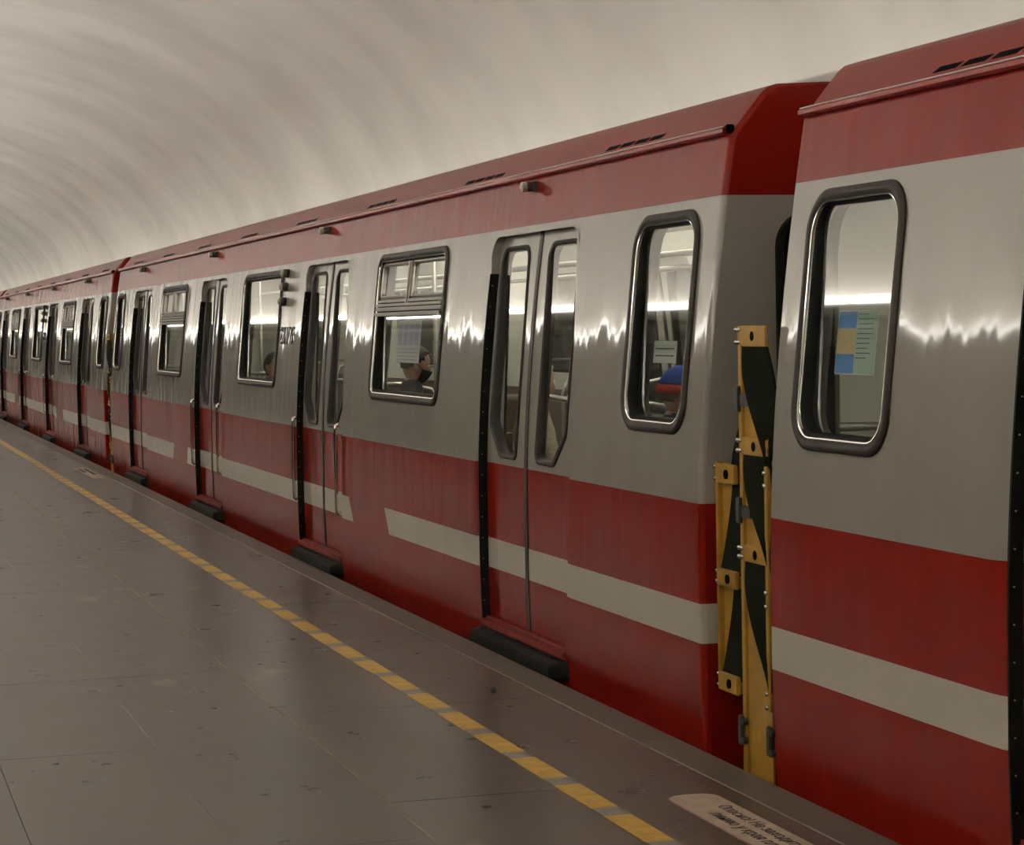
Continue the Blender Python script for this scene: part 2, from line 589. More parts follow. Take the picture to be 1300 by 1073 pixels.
# ------------------------------------------------------------------ platform marking and floor notices
ln = empty('platform_line', (2.40, 6.0, 0))
tag(ln, 'yellow dashed safety line along the platform floor', 'line')
def patch(w, l, t=0.0025, r=0.0):
    return MB().box((-w/2, -l/2, 0), (w/2, l/2, t)).me()
dy, dg = patch(0.094, 0.395), patch(0.092, 0.125)
P = 0.5185
for k in range(-4, 78):
    yc = 6.882+k*P
    o = link('grey_dash', dg, MT['linegrey'], ln)
    o.location = (0.0, yc-6.0, 0)
    o = link('yellow_dash', dy, MT['linepaint'], ln)
    o.location = (0.0, yc+P/2-6.0, 0)
b = MB().box((-0.047, 6.882+78*P-0.06-6.0, 0), (0.047, 90, 0.0025))
o = b.build('distant_line', MT['linepaint'], ln)

FONT = None
def text_mesh(body, size, ext=0.001, shear=0.0, spacing=1.0):
    c = bpy.data.curves.new('t', 'FONT')
    c.body = body
    c.size = size
    c.extrude = ext
    c.shear = shear
    c.space_character = spacing
    c.resolution_u = 3
    o = bpy.data.objects.new('t', c)
    COL.objects.link(o)
    bpy.context.view_layer.update()
    dg_ = bpy.context.evaluated_depsgraph_get()
    me = bpy.data.meshes.new_from_object(o.evaluated_get(dg_))
    bpy.data.objects.remove(o)
    return me

def rounded(x0, x1, y0, y1, r, seg=6, corners=(1, 1, 1, 1)):
    """counter-clockwise; corners order: (x1,y0)?? -> starts bottom-left"""
    pts = []
    for i, (cx, cy, a0) in enumerate(((x0, y0, PI), (x1, y0, 1.5*PI), (x1, y1, 0), (x0, y1, 0.5*PI))):
        rr = r*corners[i]
        ox, oy = (cx+rr if cx == x0 else cx-rr), (cy+rr if cy == y0 else cy-rr)
        for k in range(seg+1):
            a = a0+0.5*PI*k/seg
            pts.append((ox+rr*math.cos(a), oy+rr*math.sin(a)))
    return pts

MT['signwhite'] = pmat('floor_sign_white', (0.46, 0.37, 0.28), 0.45, noise=0.22, scale=12)
MT['signrim'] = pmat('floor_sign_rim', (0.30, 0.14, 0.10), 0.5)
MT['signink'] = pmat('floor_sign_ink', (0.045, 0.035, 0.03), 0.6)
def floor_sign(loc, w, l, r, lines, label, pad, s1, thick=0.003):
    t = empty('floor_notice', loc)
    tag(t, label, 'sign')
    MB().prism(rounded(-w/2, w/2, -l/2, l/2, r, 8), 2, 0, thick*0.6).build('rim', MT['signrim'], t)
    MB().prism(rounded(-w/2+.004, w/2-.004, -l/2+.004, l/2-.004, r-.003, 8), 2, 0, thick).build('panel', MT['signwhite'], t)
    for i, (s, sz, xo, y_in) in enumerate(lines):
        me = text_mesh(s, sz, 0.0006)
        o = link('lettering', me, MT['signink'], t)
        o['kind'] = 'stuff'
        o.rotation_euler = (0, 0, -PI/2)
        o.location = (xo, l/2-y_in, thick+0.0008)
    return t
floor_sign((2.728, 6.02, 0.0), 0.182, 2.02, 0.065,
           [('Опасно! Не заходите за ограничительную', 0.062, 0.018, 0.21), ('линию у края платформы', 0.062, -0.046, 0.30)],
           'pale rounded floor notice with dark lettering beside the near gap barrier', 0.2, 0.08)
floor_sign((2.79, 25.84, 0.0), 0.135, 2.1, 0.02,
           [('Опасно! Не заходите за ограничительную', 0.056, 0.010, 0.3), ('линию у края платформы', 0.056, -0.046, 0.3)],
           'small white floor notice far down the platform near the second gap', 0.1, 0.05)
o = link('floor_speck', MB().tube([(0, 0, 0), (0.003, 0.012, 0.009), (0, 0.03, 0.002)], [0.011, 0.013, 0.008], 7).me(True), MT['ink'])
o.location = (2.715, 9.3, 0.006)
tag(o, 'tiny dark scrap lying on the platform below the nearest door step', 'litter')

# ------------------------------------------------------------------ metro car
HW, HL = 1.35, 9.435            # half width at the belt, half length
XC = 3.182+HW
CENTRES = [17.465-19.53, 17.465, 17.465+19.53, 17.465+2*19.53]
DOORS = [-7.05, -2.35, 2.35, 7.05]
WINS = [-4.70, 0.0, 4.70]
ENDW = [-8.885, 8.885]
def inset(z):
    if z > 0.75:
        return 0.072*(z-0.75)**1.7
    if z < 0.35:
        return 0.05*(0.35-z)**1.5
    return 0.0
def sx(z, depth=0.0):           # platform-side surface; depth > 0 goes outwards
    return -(HW-inset(z)+depth)
def nrm(z):
    e = 0.01
    d = (inset(z+e)-inset(z-e))/(2*e)
    return Vector((-1, 0, d)).normalized()

def win_loop(w, z0, z1, r, ins, seg=7):
    return rounded(-w/2+ins, w/2-ins, z0+ins, z1-ins, max(r-ins*0.8, 0.01), seg)
WIN = dict(w=1.64, z0=1.152, z1=2.045, r=0.10)
EWIN = dict(w=0.745, z0=1.148, z1=2.045, r=0.145)
DO, DZ0, DZ1 = 0.685, 0.085, 2.045
door_hole = [(-DO, DZ0), (DO, DZ0)]+[(DO-0.10+0.10*math.cos(a*PI/12), DZ1-0.10+0.10*math.sin(a*PI/12)) for a in range(7)] \
    + [(-DO+0.10+0.10*math.cos(PI/2+a*PI/12), DZ1-0.10+0.10*math.sin(PI/2+a*PI/12)) for a in range(7)]

def inside(p, poly):
    x, y = p
    c = False
    j = len(poly)-1
    for i in range(len(poly)):
        xi, yi = poly[i]
        xj, yj = poly[j]
        if (yi > y) != (yj > y) and x < (xj-xi)*(y-yi)/(yj-yi)+xi:
            c = not c
        j = i
    return c

def wall_mesh(z_lo, z_hi, v_half, depth, ins, doors=True):
    holes = []
    for c in WINS:
        holes.append([(c+a, z) for a, z in win_loop(ins=ins, **WIN)])
    for c in ENDW:
        holes.append([(c+a, z) for a, z in win_loop(ins=ins, **EWIN)])
    if doors:
        for c in DOORS:
            holes.append([(c+a, max(z, z_lo+0.001)) for a, z in door_hole])
    pts, edges = [], []
    nz = int((z_hi-z_lo)/0.10)+1
    border = [(-v_half, z_lo), (v_half, z_lo), (v_half, z_hi), (-v_half, z_hi)]
    def loop(L):
        k = len(pts)
        pts.extend(L)
        edges.extend((k+i, k+(i+1) % len(L)) for i in range(len(L)))
    bl = [(-v_half+2*v_half*i/60, z_lo) for i in range(60)]+[(v_half, z_lo+(z_hi-z_lo)*i/nz) for i in range(nz)] \
        + [(v_half-2*v_half*i/60, z_hi) for i in range(60)]+[(-v_half, z_hi-(z_hi-z_lo)*i/nz) for i in range(nz)]
    loop(bl)
    for h in holes:
        loop(h)
    for i in range(1, 60):
        for j in range(1, nz):
            p = (-v_half+2*v_half*i/60, z_lo+(z_hi-z_lo)*j/nz)
            bad = any(min(q[0] for q in h)-.04 < p[0] < max(q[0] for q in h)+.04 and min(q[1] for q in h)-.03 < p[1] < max(q[1] for q in h)+.03 for h in holes)
            if not bad:
                pts.append(p)
    r = delaunay_2d_cdt([Vector(p) for p in pts], edges, [], 0, 1e-5)
    V, Fs = r[0], r[2]
    keep = []
    for f in Fs:
        c = (V[f[0]]+V[f[1]]+V[f[2]])/3
        if abs(c.x) > v_half or not z_lo < c.y < z_hi:
            continue
        if any(inside(c, h) for h in holes):
            continue
        keep.append(tuple(f))
    vs = [(sx(p.y, depth), p.x, p.y) for p in V]
    me = mesh(vs, keep, True)
    # outward faces
    bm = bmesh.new()
    bm.from_mesh(me)
    for f in bm.faces:
        f.normal_update()
        if f.normal.x > 0:
            f.normal_flip()
    loose = [v for v in bm.verts if not v.link_faces]
    bmesh.ops.delete(bm, geom=loose, context='VERTS')
    bm.to_mesh(me)
    bm.free()
    me.normals_split_custom_set_from_vertices([tuple(nrm(v.co.z)) for v in me.vertices])
    return me

def ring_mesh(loop_fn, section, closed=True):
    """loop_fn(ins) -> list of (v,z); section = list of (inset, depth)"""
    loops = []
    for ins, dep in section:
        loops.append([(sx(z, dep), v, z) for v, z in loop_fn(ins)])
    n = len(loops[0])
    vs = [p for L in loops for p in L]
    fs = []
    m = len(loops)
    for i in range(m if closed else m-1):
        for k in range(n):
            a, c = i*n, ((i+1) % m)*n
            fs.append((a+k, a+(k+1) % n, c+(k+1) % n, c+k))
    me = fix(mesh(vs, fs, True))
    return auto_smooth(me, 40)

def slab_on(poly, depth, thick, flat=None, sink=0.0):
    """closed plate whose outline is poly in (v,z); flat=(z0,z1) makes it a plane chord"""
    if flat:
        za, zb = flat
        def fx(z, d):
            t = (z-za)/(zb-za)
            return sx(za, d-sink)*(1-t)+sx(zb, d+0.4*sink)*t
    else:
        fx = sx
    n = len(poly)
    vs = [(fx(z, depth), v, z) for v, z in poly]+[(fx(z, depth-thick), v, z) for v, z in poly]
    fs = [tuple(range(n)), tuple(range(n, 2*n))[::-1]]+[(i, (i+1) % n, (i+1) % n+n, i+n) for i in range(n)]
    return fix(mesh(vs, fs))

def curved_plate(v0, v1, z0, z1, depth, thick, nz=14, flatten=False):
    vs, fs = [], []
    for j in range(nz+1):
        z = z0+(z1-z0)*j/nz
        for v in (v0, v1):
            vs.append((sx(z, depth), v, z))
        for v in (v0, v1):
            vs.append((sx(z, depth-thick), v, z))
    for j in range(nz):
        a, c = 4*j, 4*j+4
        fs += [(a, a+1, c+1, c), (a+2, c+2, c+3, a+3), (a, c, c+2, a+2), (a+1, a+3, c+3, c+1)]
    fs += [(0, 2, 3, 1), (4*nz, 4*nz+1, 4*nz+3, 4*nz+2)]
    return auto_smooth(fix(mesh(vs, fs)), 40)

# ---- shared meshes
PARTS = {}
GASK = [(0.0, -0.004), (0.002, 0.008), (0.014, 0.016), (0.030, 0.015), (0.042, 0.006), (0.046, -0.012), (0.046, -0.045), (0.0, -0.045)]
TRIM = [(0.041, 0.004), (0.043, 0.010), (0.048, 0.009), (0.050, 0.002), (0.050, -0.004), (0.040, -0.004)]
CHAN = [(0.0495, -0.002), (0.058, -0.006), (0.062, -0.012), (0.062, -0.045), (0.0495, -0.045)]
def leaf_glass(ins, side):
    """window outline in one door leaf, v measured from the seam, side=+1 far leaf"""
    a0, a1, z0, z1 = 0.150+ins, 0.625-ins, 0.925+ins, 1.995-ins
    r = max(0.085-ins*0.7, 0.015)
    ch = 0.165
    pts = []
    def arc(cx, cz, a, b, rr, seg=5):
        for k in range(seg+1):
            t = a+(b-a)*k/seg
            pts.append((cx+rr*math.cos(t), cz+rr*math.sin(t)))
    arc(a0+r*0.6, z0+r*0.6, PI, 1.5*PI, r*0.6)
    # chamfered outer bottom corner
    pts.append((a1-0.20, z0))
    pts.append((a1-0.165, z0+0.012))
    pts.append((a1-0.01, z0+ch-0.02))
    pts.append((a1, z0+ch+0.015))
    arc(a1-r, z1-r, 0, PI/2, r)
    arc(a0+r, z1-r, PI/2, PI, r)
    if side < 0:
        pts = [(-a, z) for a, z in pts][::-1]
    return pts
REC = -0.042    # recess of the door leaves

def leaf_mesh(side):
    """painted leaf with its window hole"""
    v0, v1 = (0.018, 0.72) if side > 0 else (-0.72, -0.018)
    z0, z1 = 0.085, 2.07
    hole = leaf_glass(0.012, side)
    pts, edges = [], []
    nz = 20
    bl = [(v0, z0), (v1, z0)]+[(v1, z0+(z1-z0)*i/nz) for i in range(1, nz)]+[(v1, z1), (v0, z1)]+[(v0, z1-(z1-z0)*i/nz) for i in range(1, nz)]
    for L in (bl, hole):
        k = len(pts)
        pts.extend(L)
        edges.extend((k+i, k+(i+1) % len(L)) for i in range(len(L)))
    r = delaunay_2d_cdt([Vector(p) for p in pts], edges, [], 0, 1e-5)
    V = r[0]
    tri = []
    for f in r[2]:
        c = (V[f[0]]+V[f[1]]+V[f[2]])/3
        if v0 < c.x < v1 and z0 < c.y < z1 and not inside(c, hole):
            tri.append(tuple(f))
    n = len(V)
    vs = [(sx(p.y, REC), p.x, p.y) for p in V]+[(sx(p.y, REC-0.035), p.x, p.y) for p in V]
    fs = tri+[t[::-1] for t in [tuple(i+n for i in t) for t in tri]]
    # rim faces
    cnt = {}
    for t in tri:
        for i in range(3):
            e = (t[i], t[(i+1) % 3])
            cnt[e] = cnt.get(e, 0)+1
    for (a, c_) in list(cnt):
        if (c_, a) not in cnt:
            fs.append((a, c_, c_+n, a+n))
    return auto_smooth(fix(mesh(vs, fs)), 30)

def build_shared():
    PARTS['side'] = wall_mesh(-0.62, 2.312, HL-0.0235, 0.0, 0.022)
    PARTS['lining'] = wall_mesh(0.115, 2.25, HL-0.10, -0.10, 0.045)
    # windows (local to the window centre)
    for key, g in (('win', WIN), ('end', EWIN)):
        lf = lambda ins, g=g: win_loop(ins=ins, **g)
        PARTS[key+'_gasket'] = ring_mesh(lf, GASK)
        PARTS[key+'_trim'] = ring_mesh(lf, TRIM)
        PARTS[key+'_chan'] = ring_mesh(lf, CHAN)
        PARTS[key+'_pane'] = slab_on(win_loop(ins=0.05, **g), -0.018, 0.006, (g['z0'], g['z1']), 0.016)
    PARTS['low_pane'] = slab_on(rounded(-0.77, 0.77, 1.20, 1.672, 0.06, 6, (1, 1, 0.05, 0.05)), -0.018, 0.006, (1.152, 2.045), 0.016)
    b = MB()
    for z0, z1, d in ((1.664, 1.686, 0.014), (1.694, 1.716, 0.009), (1.722, 1.738, 0.012), (1.745, 1.760, 0.006)):
        b.box((sx(z0, -0.03), -0.772, z0), (sx(z0, d), 0.772, z1), 0.003)
    PARTS['transom'] = b.me()
    PARTS['transom_back'] = MB().box((sx(1.71, -0.04), -0.772, 1.666), (sx(1.71, -0.006), 0.772, 1.757)).me()
    b = MB()
    for v0, v1, d in ((-0.035, -0.012, 0.004), (-0.012, 0.012, 0.012), (0.012, 0.035, 0.004)):
        vs = []
        for z in (1.725, 1.984):
            for dd in (-0.035, d):
                for v in (v0, v1):
                    vs.append((sx(z, dd), v+0.03, z))
        b.add(vs, [(0, 1, 3, 2), (4, 6, 7, 5), (0, 4, 5, 1), (2, 3, 7, 6), (0, 2, 6, 4), (1, 5, 7, 3)])
    PARTS['mullion'] = b.me()
    for nm, v0, v1 in (('sash_near', -0.765, 0.0), ('sash_far', 0.06, 0.765)):
        lf = lambda ins, v0=v0, v1=v1: rounded(v0+ins, v1-ins, 1.757+ins, 1.995-ins, 0.02, 3)
        PARTS[nm] = ring_mesh(lf, [(0.0, -0.012), (0.020, -0.006), (0.030, -0.014), (0.030, -0.034), (0.0, -0.034)])
        PARTS[nm+'_pane'] = slab_on(lf(0.026), -0.020, 0.005, (1.757, 1.995))
    # door leaves
    for s, nm in ((1, 'far'), (-1, 'near')):
        PARTS['leaf_'+nm] = leaf_mesh(s)
        lf = lambda ins, s=s: leaf_glass(ins, s)
        PARTS['leafgasket_'+nm] = ring_mesh(lf, [(0.0, REC-0.004), (0.003, REC+0.007), (0.013, REC+0.011), (0.025, REC+0.006), (0.030, REC-0.006), (0.030, REC-0.04), (0.0, REC-0.04)])
        PARTS['leafpane_'+nm] = slab_on(leaf_glass(0.027, s), REC-0.003, 0.006, (0.925, 1.995), 0.010)
        PARTS['leafseal_'+nm] = curved_plate(*((0.0, 0.024) if s > 0 else (-0.024, 0.0)), 0.085, 2.06, REC+0.004, 0.045)
    # door reveal: body-coloured lining of the opening, open at the bottom
    L = door_hole[1:]+door_hole[:1]
    vs, fs = [], []
    for v, z in L:
        vs += [(sx(z, 0.003), v, z), (sx(z, -0.085), v, z), (sx(z, -0.085), v*1.012, z+0.004), (sx(z, 0.0), v*1.025, z+(0.014 if z > 1.5 else 0))]
    for i in range(len(L)-1):
        a, c = 4*i, 4*i+4
        fs += [(a, a+1, c+1, c), (a+3, a, c, c+3)]
    PARTS['reveal'] = auto_smooth(fix(mesh(vs, fs)), 40)
    # black jamb plates
    for s, nm in ((1, 'far'), (-1, 'near')):
        v1 = s*(DO-0.001)
        PARTS['jamb_'+nm] = curved_plate(*sorted((v1, v1-s*0.010)), 0.09, 1.86, 0.004, 0.088)
        b = MB()
        for k in range(16):
            z = 0.18+k*0.108
            x = sx(z, -0.012)
            b.tube([(x, v1-s*0.009, z), (x, v1-s*0.014, z)], 0.0028, 6)
        PARTS['jambrivet_'+nm] = b.me()
    # sill and step
    b = MB()
    b.box((sx(0.1, 0.012), -DO+0.005, 0.058), (sx(0.1, -0.10), DO-0.005, 0.088), 0.004)
    b.box((sx(0.1, -0.020), -DO+0.005, 0.088), (sx(0.1, -0.034), DO-0.005, 0.102))
    PARTS['sill'] = b.me()
    b = MB()
    xo, xi = sx(0.0, 0.082), sx(0.0, -0.01)
    zt, zb = 0.045, -0.030
    b.add([(xi, -0.72, zt+.006), (xi, 0.72, zt+.006), (xo, 0.665, zt-.012), (xo, -0.665, zt-.012), (xi, -0.73, zb), (xi, 0.73, zb), (xo, 0.665, zb), (xo, -0.665, zb)],
          [(0, 3, 2, 1), (4, 5, 6, 7), (0, 1, 5, 4), (1, 2, 6, 5), (2, 3, 7, 6), (3, 0, 4, 7)])
    me = b.me()
    bm = bmesh.new()
    bm.from_mesh(me)
    bmesh.ops.bevel(bm, geom=bm.edges[:], offset=0.007, segments=2, affect='EDGES')
    bm.to_mesh(me)
    bm.free()
    PARTS['step'] = me
    b = MB()
    for k in range(26):
        v = -0.62+k*0.0496
        b.box((sx(0, 0.016), v-0.008, 0.044), (sx(0, 0.032), v+0.008, 0.052), 0.002)
    PARTS['step_stud'] = b.me()
    b = MB().tube([(sx(.95, -0.005), 0, 0.955), (sx(.95, 0.012), 0, 0.967), (sx(.95, 0.024), 0, 0.957), (sx(.93, 0.026), 0, 0.92), (sx(.65, 0.026), 0, 0.65), (sx(.4, 0.026), 0, 0.43),
                   (sx(.4, 0.024), 0, 0.39), (sx(.38, 0.012), 0, 0.377), (sx(.38, -0.005), 0, 0.385)], 0.0125, 10)
    PARTS['handrail'] = b.me(True)
    # lamps
    x = sx(2.27)
    PARTS['marker_body'] = MB().box((x+0.01, -0.035, 2.245), (x-0.03, 0.035, 2.295), 0.008).tube([(x-0.02, 0, 2.27), (x-0.055, 0, 2.268), (x-0.066, 0, 2.268)], [0.024, 0.024, 0.018], 12).me()
    PARTS['marker_cap'] = MB().tube([(x-0.05, 0, 2.268), (x-0.072, 0, 2.267), (x-0.080, 0, 2.267)], [0.026, 0.026, 0.012], 12).me()
    PARTS['sig'] = MB().tube([(0.0, 0, 0), (-0.045, 0, 0)], 0.032, 14).me(True)
    PARTS['siglens'] = MB().tube([(-0.045, 0, 0), (-0.055, 0, 0), (-0.066, 0, 0)], [0.030, 0.028, 0.012], 14).me(True)
    # gutter
    b = MB()
    b.prism([(sx(2.31, -0.01), 2.312), (sx(2.31, 0.020), 2.314), (sx(2.31, 0.026), 2.322), (sx(2.31, 0.026), 2.336), (sx(2.31, 0.018), 2.342), (sx(2.31, -0.02), 2.345)], 1, -HL+0.02, HL-0.02)
    PARTS['gutter'] = b.me()
    PARTS['gutter_highlight'] = MB().tube([(sx(2.31, 0.021), -HL+0.03, 2.3425), (sx(2.31, 0.021), HL-0.03, 2.3425)], 0.0035, 6).me(True)  # gutter highlight built as a thin pale strip
    PARTS['gutter_end'] = MB().box((sx(2.31, -0.02), -0.012, 2.318), (sx(2.31, 0.012), 0.012, 2.352), 0.004).me()
    # roof
    half = [(sx(2.312), 2.312), (-1.165, 2.352), (-1.105, 2.425), (-1.06, 2.478), (-1.035, 2.498), (-1.0, 2.509), (-0.8, 2.520), (-0.4, 2.530), (0, 2.535)]
    rp = half+[(-a, z) for a, z in half[:-1]][::-1]
    vs = [(a, v, z) for v in (-HL+0.012, HL-0.012) for a, z in rp]
    n = len(rp)
    me = fix(mesh(vs, [(i, i+1, n+i+1, n+i) for i in range(n-1)]))
    PARTS['roof'] = auto_smooth(me, 50)
    # end wall outline
    lo = [(sx(z), z) for z in [-0.62, -0.3, 0.0, 0.2, 0.35, 0.75, 0.895, 1.1, 1.3, 1.5, 1.7, 1.9, 2.08, 2.2, 2.312]]
    out = lo[:-1]+rp+[(-a, z) for a, z in lo[:-1]][::-1]
    n = len(out)
    vs, fs = [], []
    R = 0.024
    steps = [(0.0, 0.0), (0.25, 0.02), (0.5, 0.10), (0.75, 0.32), (0.92, 0.62), (1.0, 1.0)]   # (along v, inwards)
    for tv, ti in steps:
        for a, z in out:
            k = 1-ti*R/1.35
            vs.append((a*k, HL-R+R*tv, z if z < 2.3 else z-ti*0.012))
    for i in range(len(steps)-1):
        for k in range(n-1):
            fs.append((i*n+k, i*n+k+1, (i+1)*n+k+1, (i+1)*n+k))
    fs.append(tuple((len(steps)-1)*n+k for k in range(n)))
    me = fix(mesh(vs, fs))
    auto_smooth(me, 40)
    bm = bmesh.new()
    bm.from_mesh(me)
    for f in bm.faces:
        if len(f.verts) > 8:
            f.smooth = False
            for e in f.edges:
                e.smooth = False
    bm.to_mesh(me)
    bm.free()
    PARTS['end'] = me
    # end-wall window and door, built on the +v end
    def flat_ring(x0, x1, z0, z1, r, section):
        loops = [[(a, HL+d, z) for a, z in rounded(x0+i, x1-i, z0+i, z1-i, max(r-i, .01), 7)] for i, d in section]
        n = len(loops[0])
        m = len(loops)
        return auto_smooth(fix(mesh([p for L in loops for p in L], [(i*n+k, i*n+(k+1) % n, ((i+1) % m)*n+(k+1) % n, ((i+1) % m)*n+k) for i in range(m) for k in range(n)], True)), 40)
    PARTS['endwin_frame'] = flat_ring(-1.02, -0.50, 1.10, 2.02, 0.14, [(0, -.002), (.005, .016), (.03, .02), (.05, .008), (.05, -.002)])
    PARTS['endwin_frame_b'] = flat_ring(0.50, 1.02, 1.10, 2.02, 0.14, [(0, -.002), (.005, .016), (.03, .02), (.05, .008), (.05, -.002)])
    PARTS['endwin_pane_b'] = MB().prism([(a, z) for a, z in rounded(0.54, 0.98, 1.14, 1.98, 0.10)], 1, HL-0.004, HL+0.005).me()
    PARTS['endwin_pane'] = MB().prism([(a, z) for a, z in rounded(-0.98, -0.54, 1.14, 1.98, 0.10)], 1, HL-0.004, HL+0.005).me()
    PARTS['enddoor'] = MB().prism(rounded(-0.36, 0.36, 0.10, 2.05, 0.08), 1, HL-0.004, HL+0.02).me()
    PARTS['enddoor_pane'] = MB().prism(rounded(-0.22, 0.22, 1.15, 1.9, 0.07), 1, HL+0.012, HL+0.026).me()
    # roof vent slot
    d = Vector((0.10, 0, 0.13)).normalized()
    nn = Vector((-d.z, 0, d.x))
    base = Vector((-1.142, 0, 2.380))
    vs = []
    for w_, (dv) in ((-1, 0.0), (1, -0.03)):
        for vv in (-0.075, 0.075):
            for t_ in (0.0015, -0.02):
                p = base+d*(0.0115*w_)+nn*t_
                vs.append((p.x, vv+dv, p.z))
    PARTS['vent'] = fix(mesh(vs, [(0, 2, 3, 1), (4, 5, 7, 6), (0, 4, 6, 2), (1, 3, 7, 5), (0, 1, 5, 4), (2, 6, 7, 3)]))
    for d_ in '2175':
        PARTS['digit_'+d_] = text_mesh(d_, 0.185, 0.004, 0.08)

build_shared()

def bench(parent, v0, v1, side):
    s = side
    b = MB().box((s*0.72, v0, 0.50), (s*1.20, v1, 0.58), 0.03)
    b.box((s*1.12, v0, 0.56), (s*1.22, v1, 1.06), 0.03)
    be = b.build('bench', MT['seat'], parent)
    MB().box((s*0.78, v0+0.02, 0.115), (s*1.20, v1-0.02, 0.50)).build('bench_base', MT['lining'], be)
    for v in (v0, v1):
        MB().tube([(s*1.18, v, 1.22), (s*0.95, v, 1.22), (s*0.74, v, 1.18), (s*0.70, v, 1.08), (s*0.70, v, 0.12)], 0.016, 8).build('end_rail', MT['alu'], be, True)

def make_car(yc, label):
    car = empty('metro_car', (XC, yc, 0.0))
    tag(car, label, 'train car', 'cars of the red and grey metro train')
    P_ = PARTS
    def put(name, key, mat, parent=car, loc=None, flip=False):
        o = link(name, P_[key], MT[mat], parent)
        if loc:
            o.location = loc
        if flip:
            o.rotation_euler = (0, 0, PI)
        return o
    for flip in (False, True):
        put('side_wall', 'side', 'paint_side', flip=flip)
        put('inner_lining', 'lining', 'lining', flip=flip)
        sg = -1 if flip else 1
        for i, c in enumerate(WINS):
            g = put('window', 'win_gasket', 'gasket', loc=(0, sg*c, 0), flip=flip)
            put('inner_trim', 'win_trim', 'chrome', g)
            put('inner_channel', 'win_chan', 'black', g)
            if i == 1:
                put('pane', 'win_pane', 'glass', g)
            else:
                put('lower_pane', 'low_pane', 'glass', g)
                put('transom', 'transom', 'alu', g)
                put('transom_back', 'transom_back', 'black', g)
                put('mullion', 'mullion', 'alu', g)
                for nm in ('sash_near', 'sash_far'):
                    put('sliding_sash', nm, 'alu', g)
                    put('sash_pane', nm+'_pane', 'glass', g)
        for c in ENDW:
            g = put('end_window', 'end_gasket', 'gasket', loc=(0, sg*c, 0), flip=flip)
            put('inner_trim', 'end_trim', 'chrome', g)
            put('inner_channel', 'end_chan', 'black', g)
            put('pane', 'end_pane', 'glass', g)
        for i, c in enumerate(DOORS):
            for nm in ('far', 'near'):
                lf = put('door_leaf', 'leaf_'+nm, 'paint', loc=(0, sg*c, 0), flip=flip)
                put('window_gasket', 'leafgasket_'+nm, 'gasket', lf)
                put('pane', 'leafpane_'+nm, 'glass', lf)
                put('edge_seal', 'leafseal_'+nm, 'gasket', lf)
            rv = put('door_reveal', 'reveal', 'paint', loc=(0, sg*c, 0), flip=flip)
            if flip:
                continue
            for nm in ('far',):
                j = put('jamb_plate', 'jamb_'+nm, 'black', rv)
                put('rivets', 'jambrivet_'+nm, 'alu', rv)['kind'] = 'stuff'
            put('door_sill', 'sill', 'redlight', loc=(0, c, 0))
            st = put('door_step', 'step', 'step', loc=(0, c, 0))
            put('tread_studs', 'step_stud', 'iron', st)['kind'] = 'stuff'
            if i in (1, 2):
                for v in (-0.71, 0.695):
                    put('handrail', 'handrail', 'chrome', loc=(0, c+v, 0))
            ml = put('marker_lamp', 'marker_body', 'iron', loc=(0, c+0.08, 0))
            put('lamp_cap', 'marker_cap', 'lens_beige', ml)
    g = put('gutter', 'gutter', 'red')
    put('highlight_strip', 'gutter_highlight', 'highlight', g)
    put('gutter', 'gutter', 'red', flip=True)
    for v in (-HL+0.02, HL-0.02):
        put('gutter_end_cap', 'gutter_end', 'slot', loc=(0, v, 0))
    put('roof', 'roof', 'paint_roof')
    for flip in (False, True):
        e = put('end_wall', 'end', 'paint', flip=flip)
        w = put('end_wall_window', 'endwin_frame', 'black', e)
        put('end_window_glass', 'endwin_pane', 'darkglass', e)
        put('end_wall_window', 'endwin_frame_b', 'black', e)
        put('end_window_glass', 'endwin_pane_b', 'darkglass', e)
        put('end_door', 'enddoor', 'paint', e)
        put('end_door_glass', 'enddoor_pane', 'darkglass', e)
    for k in range(8):
        vc = -8.19+k*2.34
        for q in range(4):
            put('vent_slot', 'vent', 'slot', loc=(0, vc-0.29+q*0.188, 0))
    for z in (2.01, 1.91, 1.80):
        s_ = put('signal_lamp', 'sig', 'iron', loc=(sx(z)+0.004, -0.98, z))
        put('lens', 'siglens', 'lens_beige', s_)
    lean = math.atan2(nrm(1.55).z, 1.0)
    for q, d_ in enumerate('2175'):      # digits run towards -v, stand upright on the side, face -x
        nm = put('number_digit', 'digit_'+d_, 'number_metal')
        nm.matrix_local = Matrix.Translation((sx(1.49, 0.008), -0.91-0.138*q, 1.487)) @ Matrix.Rotation(lean, 4, 'Y') @ Matrix(((0, 0, -1, 0), (-1, 0, 0, 0), (0, 1, 0, 0), (0, 0, 0, 1)))
        nm['label'] = 'metal digit %s of the car number' % d_
    # saloon
    MB().box((-1.24, -HL+0.06, 0.04), (1.24, HL-0.06, 0.10)).build('car_floor', MT['carfloor'], car)
    MB().box((-1.30, -HL+0.04, -0.62), (1.30, HL-0.04, -0.50)).build('underframe', MT['under'], car)
    MB().prism([(-1.10, 2.22), (-0.7, 2.30), (0, 2.34), (0.7, 2.30), (1.10, 2.22), (1.10, 2.26), (0.7, 2.34), (0, 2.38), (-0.7, 2.34), (-1.10, 2.26)], 1, -HL+0.08, HL-0.08).build('saloon_ceiling', MT['lining'], car)
    for v in (-HL+0.10, HL-0.10):
        MB().box((-1.12, v-0.02, 0.10), (1.12, v+0.02, 2.3)).build('bulkhead', MT['lining'], car)
